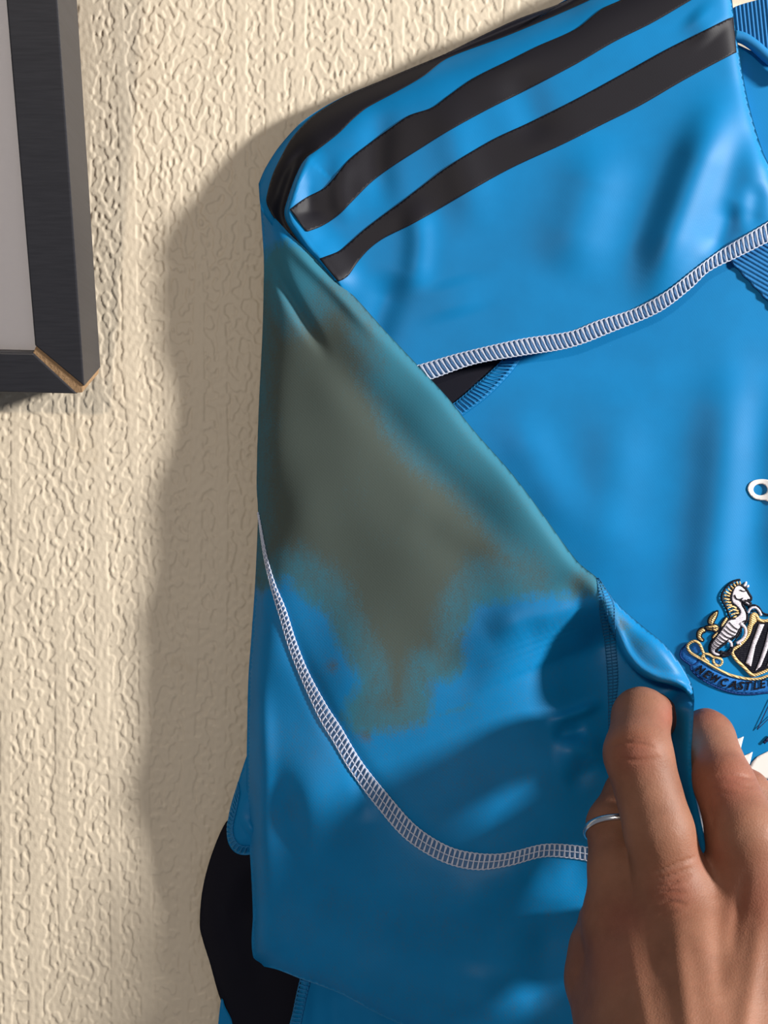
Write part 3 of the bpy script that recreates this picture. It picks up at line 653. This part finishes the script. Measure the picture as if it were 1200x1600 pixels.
# lettering following the scroll, one object for each letter
arc = spline([(1050 + x / 6.953, 880 + y / 6.953) for x, y in [(248, 1165), (300, 1205), (390, 1262), (480, 1305), (600, 1348), (740, 1374), (900, 1373), (1043, 1342), (1200, 1320), (1400, 1270)]], step=1.0)
s_arc = np.r_[0, np.cumsum(np.linalg.norm(np.diff(arc, axis=0), axis=1))]
def letter(ch, s0, wd, ht):
    cu = bpy.data.curves.new('txt', 'FONT'); cu.body = ch; cu.size = 1; cu.extrude = .0; cu.offset = .022; cu.resolution_u = 3; cu.shear = .25
    ob = bpy.data.objects.new('txt', cu); COL.objects.link(ob)
    dg = bpy.context.evaluated_depsgraph_get(); dg.update(); me = ob.evaluated_get(dg).to_mesh()
    V = np.array([tuple(v.co) for v in me.vertices]); Fc = [tuple(p.vertices) for p in me.polygons]
    ob.evaluated_get(dg).to_mesh_clear(); bpy.data.objects.remove(ob); bpy.data.curves.remove(cu)
    V[:, 0] = (V[:, 0] - V[:, 0].min()) / (V[:, 0].max() - V[:, 0].min()) * wd + s0
    V[:, 1] = V[:, 1] / .73 * ht
    x = np.interp(V[:, 0], s_arc, arc[:, 0]); y = np.interp(V[:, 0], s_arc, arc[:, 1])
    dx_ = np.interp(V[:, 0] + .8, s_arc, arc[:, 0]) - x; dy_ = np.interp(V[:, 0] + .8, s_arc, arc[:, 1]) - y
    L = np.hypot(dx_, dy_) + 1e-9
    x2 = x + dy_ / L * V[:, 1]; y2 = y - dx_ / L * V[:, 1]
    o = link('embroidered_letter', mesh(P(x2, y2, h_body(x2, y2) + 1.15), Fc), M['t_black'], crest, smooth=False)
    sm = o.modifiers.new('thread', 'SOLIDIFY'); sm.thickness = .0004; sm.offset = 0
    return o
s0 = 0
for ch, wd in zip('NEWCASTLE UNITED', [14, 11, 17, 12.5, 14, 11.5, 12, 10, 11, 3, 13, 13, 6, 11, 11, 12]):
    if ch != ' ' and s0 < 185: letter(ch, s0, wd * .97, 13.5)
    s0 += wd + 1.0

# ---------------------------------------------------------------- the hand: one continuous surface from blended tapered limbs
def K(px, py, h): return P(px, py, h)
J = {
 'mid': [((1056, 1400), 80, 12.6), ((1030, 1300), 80, 11.6), ((997, 1178), 73, 11.6), ((1002, 1120), 57, 10.2), ((1019, 1120), 44, 9.4)],
 'idx': [((1190, 1400), 82, 14.5), ((1165, 1310), 80, 13.0), ((1132, 1225), 66, 10.4), ((1107, 1152), 46, 9.3), ((1103, 1142), 39, 8.6)],
 'rin': [((972, 1440), 74, 12.0), ((968, 1360), 66, 10.8), ((962, 1290), 55, 10.2), ((985, 1240), 45, 9.2), ((1010, 1260), 43, 8.4)],
 'pin': [((938, 1530), 66, 10.8), ((935, 1480), 58, 9.8), ((945, 1440), 49, 9.0), ((985, 1440), 46, 8.2), ((1010, 1470), 46, 7.4)],
}
THB = [((1235, 1640), 80, 15), ((1262, 1480), 62, 12.5), ((1235, 1330), 44, 10.5), ((1165, 1240), 34, 9.0), ((1140, 1225), 33, 8.2)]
h0 = {k: v[0] for k, v in J.items()}
def cone(pts, a, ra, b, rb):
    """signed distance to a rounded cone (approximate)"""
    ab = b - a; l2 = float(ab @ ab); ap = pts - a
    t = np.clip((ap @ ab) / l2, 0, 1)
    d = ap - t[:, None] * ab
    return np.sqrt(np.einsum('ij,ij->i', d, d)) - (ra + (rb - ra) * t)
def smin(a, b, k):
    q = np.clip(.5 + .5 * (b - a) / k, 0, 1); return b * (1 - q) + a * q - k * q * (1 - q)
def chain(pts, L, k=.0015):
    d = None
    for (a, ha, ra), (b, hb, rb) in zip(L[:-1], L[1:]):
        c = cone(pts, K(*a, ha), ra / 1000, K(*b, hb), rb / 1000)
        d = c if d is None else smin(d, c, k)
    return d
def hand_sdf(pts):
    pal = None
    wr = [((1040, 1830), 138, 20), ((1090, 1840), 144, 22), ((1155, 1850), 144, 22), ((1215, 1850), 136, 20)]
    for k, wp in zip(('pin', 'rin', 'mid', 'idx'), wr):
        a, ha, ra = J[k][0]
        c = cone(pts, K(*a, ha - 1.5), (ra + 1.2) / 1000, K(*wp[0], wp[1]), wp[2] / 1000); pal = c if pal is None else smin(pal, c, .012)
    for a, b in (('pin', 'rin'), ('rin', 'mid'), ('mid', 'idx')):      # webbing between the knuckles
        (p1, h1, r1), (p2, h2, r2) = J[a][0], J[b][0]
        c = cone(pts, K(p1[0], p1[1] + 12, h1 - 4), (r1 - 2) / 1000, K(p2[0], p2[1] + 12, h2 - 4), (r2 - 2) / 1000); pal = smin(pal, c, .006)
    # heel and forearm
    c = cone(pts, K(1120, 1850, 140), .026, K(1500, 3900, 340), .036); pal = smin(pal, c, .015)
    c = cone(pts, K(1230, 1700, 92), .017, K(1170, 1560, 82), .012); pal = smin(pal, c, .012)
    th = chain(pts, THB, .003)
    pal = smin(pal, th, .010)
    d = pal
    for k in J:
        f = chain(pts, J[k], .0028)
        d = np.minimum(d, smin(pal, f, .0055))
    return d
lo = np.array([.020, -.36, -.40]); 
def surface_nets(f, lo, hi, res):
    nx_, ny_, nz_ = [int((b - a) / res) + 1 for a, b in zip(lo, hi)]
    gx = lo[0] + np.arange(nx_) * res; gy = lo[1] + np.arange(ny_) * res; gz = lo[2] + np.arange(nz_) * res
    Dv = np.empty((nx_, ny_, nz_), np.float32)
    YY, ZZ = np.meshgrid(gy, gz, indexing='ij')
    for i in range(nx_):
        p = np.stack([np.full(YY.size, gx[i]), YY.ravel(), ZZ.ravel()], -1); Dv[i] = f(p).reshape(ny_, nz_)
    for sl_ in (np.s_[0], np.s_[-1], np.s_[:, 0], np.s_[:, -1], np.s_[:, :, 0], np.s_[:, :, -1]): Dv[sl_] = np.maximum(Dv[sl_], res * .3)
    ins = Dv < 0
    cnt = np.zeros((nx_ - 1, ny_ - 1, nz_ - 1), np.float32); pos = np.zeros(cnt.shape + (3,), np.float32)
    off = [(0, 0, 0), (1, 0, 0), (0, 1, 0), (1, 1, 0), (0, 0, 1), (1, 0, 1), (0, 1, 1), (1, 1, 1)]
    sl = lambda A, o: A[o[0]:o[0] + nx_ - 1, o[1]:o[1] + ny_ - 1, o[2]:o[2] + nz_ - 1]
    for a in range(8):
        for b in range(a + 1, 8):
            A_, B_ = off[a], off[b]
            if sum(abs(p - q) for p, q in zip(A_, B_)) != 1: continue
            da, db = sl(Dv, A_), sl(Dv, B_); m = (da < 0) != (db < 0)
            t = np.where(m, da / (da - db + 1e-20), 0)
            for ax in range(3): pos[..., ax] += np.where(m, A_[ax] + t * (B_[ax] - A_[ax]), 0)
            cnt += m
    act = cnt > 0; idx = -np.ones(act.shape, np.int64); idx[act] = np.arange(act.sum())
    I = np.argwhere(act); V = (I + pos[act] / cnt[act][:, None]) * res + lo
    Fq = []
    for ax in range(3):
        u, v = [(1, 2), (2, 0), (0, 1)][ax]
        s1 = [slice(1, -1)] * 3; s1[ax] = slice(0, -1)
        s2 = list(s1); s2[ax] = slice(1, None)
        shp = [nx_, ny_, nz_]
        A_ = ins[tuple(slice(1, shp[q] - 1) if q != ax else slice(0, shp[q] - 1) for q in range(3))]
        B_ = ins[tuple(slice(1, shp[q] - 1) if q != ax else slice(1, shp[q]) for q in range(3))]
        for flip, m in ((False, A_ & ~B_), (True, ~A_ & B_)):
            e = np.argwhere(m)
            if not len(e): continue
            e = e + np.array([0 if q == ax else 1 for q in range(3)])
            c = []
            for du, dv in ((-1, -1), (0, -1), (0, 0), (-1, 0)):
                k = e.copy(); k[:, u] += du; k[:, v] += dv; c.append(idx[k[:, 0], k[:, 1], k[:, 2]])
            q = np.stack(c, -1); Fq.append(q[:, ::-1] if flip else q)
    return V, np.concatenate(Fq)
HV, HF = surface_nets(hand_sdf, (.045, -.345, -.345), (.205, -.012, -.050), .0015)
t_ = bpy.data.objects.new('t', mesh(HV, HF)); COL.objects.link(t_)
t_.modifiers.new('s', 'SMOOTH').iterations = 2; t_.modifiers.new('u', 'SUBSURF').levels = 1
dg = bpy.context.evaluated_depsgraph_get(); em = t_.evaluated_get(dg).data
HV = np.empty(len(em.vertices) * 3, np.float32); em.vertices.foreach_get('co', HV); HV = HV.reshape(-1, 3).astype(float)
HF = np.empty(len(em.loops), np.int32); em.loops.foreach_get('vertex_index', HF); HF = HF.reshape(-1, 4)
tm_ = t_.data; bpy.data.objects.remove(t_); bpy.data.meshes.remove(tm_)
# knuckle creases and tendons: moved along the surface normal on the camera side
def back(p): dd = D + p[:, 1]; return 600 + p[:, 0] / dd * F, 800 - p[:, 2] / dd * F
eps = .0004
e1_ = HV[HF[:, 2]] - HV[HF[:, 0]]; e2_ = HV[HF[:, 3]] - HV[HF[:, 1]]; fn_ = np.cross(e1_, e2_); g = np.zeros_like(HV)
for k in range(4): np.add.at(g, HF[:, k], fn_); g /= np.linalg.norm(g, axis=1)[:, None] + 1e-9
px_, py_ = back(HV); front = sstep(0, .35, -g[:, 1])
CR = [([(952, 1166), (975, 1160), (1000, 1161), (1020, 1166)], -.45, 2.6), ([(955, 1160), (990, 1153), (1016, 1157)], -.25, 2.2), ([(965, 1186), (1000, 1188), (1030, 1184)], -.35, 2.6),
      ([(1020, 1363), (1050, 1352), (1085, 1340)], -.5, 2.4), ([(1022, 1375), (1050, 1367), (1080, 1356)], -.5, 2.2), ([(1025, 1386), (1050, 1380), (1078, 1368)], -.5, 2.2), ([(1026, 1397), (1045, 1393), (1070, 1392)], -.5, 2.2), ([(1028, 1412), (1050, 1408), (1070, 1412)], -.5, 2.4), ([(1030, 1428), (1060, 1424)], -.2, 2.6),
      ([(1108, 1215), (1130, 1210), (1155, 1212), (1180, 1216)], -.35, 2.6), ([(1110, 1228), (1140, 1224), (1175, 1230)], -.3, 2.6), ([(1115, 1240), (1150, 1238)], -.2, 2.4),
      ([(975, 1440), (1000, 1560), (1030, 1700)], .9, 15), ([(1056, 1430), (1070, 1560), (1090, 1700)], 1.2, 16), ([(1190, 1430), (1170, 1560), (1150, 1700)], 1.3, 16),
      ([(1120, 1400), (1125, 1470), (1130, 1560)], -1.3, 17), ([(1015, 1450), (1030, 1530)], -.8, 12), ([(1165, 1360), (1150, 1440), (1145, 1500)], -.7, 10), ([(1110, 1240), (1108, 1310)], -.5, 9)]
disp = np.zeros(len(HV))
for pts, amp, wd in CR:
    ln = spline(pts, step=5); d, sd, t = pdist(px_, py_, ln, signed=True)
    disp += amp * (1.6 if wd < 3 else 1.0) * np.sin(np.clip(t, .03, .97) * math.pi) ** .5 * np.exp(-(d / wd) ** 2)
disp += .12 * np.sin(px_ / 23 + 2 * np.sin(py_ / 41)) * np.sin(py_ / 31 + 1.5 * np.sin(px_ / 37))
HV = HV + g * (disp * front / 1000)[:, None]
me = mesh(HV, HF)
red = np.zeros(len(HV))
for cx, cy, r, am in ((990, 1175, 34, .8), (1050, 1118, 22, .9), (1052, 1392, 36, .7), (1140, 1222, 40, .9), (1190, 1400, 60, .6), (975, 1440, 40, .6), (1100, 1110, 30, .7), (955, 1500, 50, .5), (1110, 1340, 30, .5)):
    red = np.maximum(red, am * np.exp(-((px_ - cx) ** 2 + (py_ - cy) ** 2) / r ** 2))
at_ = me.attributes.new('red', 'FLOAT', 'POINT'); at_.data.foreach_set('value', red.astype(np.float32))
person = link('person', me, M['skin'])
tag(person, "bare hand with bent fingers pinching the folded edge of the blue sleeve", 'person')

# silver ring on the ring finger
a, ha, ra = J['rin'][1]; b, hb, rb = J['rin'][2]
pa, pb = K(*a, ha), K(*b, hb); ctr = pa + (pb - pa) * .88; ax = Vector(pb - pa).normalized()
t = np.linspace(0, 2 * math.pi, 73)[:-1]; prof = [(-.0013, .0000), (-.0011, .0009), (-.0004, .0013), (.0004, .0013), (.0011, .0009), (.0013, .0), (.0009, -.0003), (-.0009, -.0003)]
e1 = ax.orthogonal().normalized(); e2 = ax.cross(e1)
V = []; Fq = []
for i, tt in enumerate(t):
    rd = e1 * math.cos(tt) + e2 * math.sin(tt)
    for (u, v_) in prof: V.append(tuple(Vector(ctr) + rd * (.0106 + v_) + ax * u))
m_ = len(prof)
for i in range(72):
    for k in range(m_): Fq.append((i * m_ + k, ((i + 1) % 72) * m_ + k, ((i + 1) % 72) * m_ + (k + 1) % m_, i * m_ + (k + 1) % m_))
rg = link('finger_ring', mesh(V, Fq), M['silver'])
tag(rg, 'plain silver band worn on the finger below the pinched sleeve', 'ring')
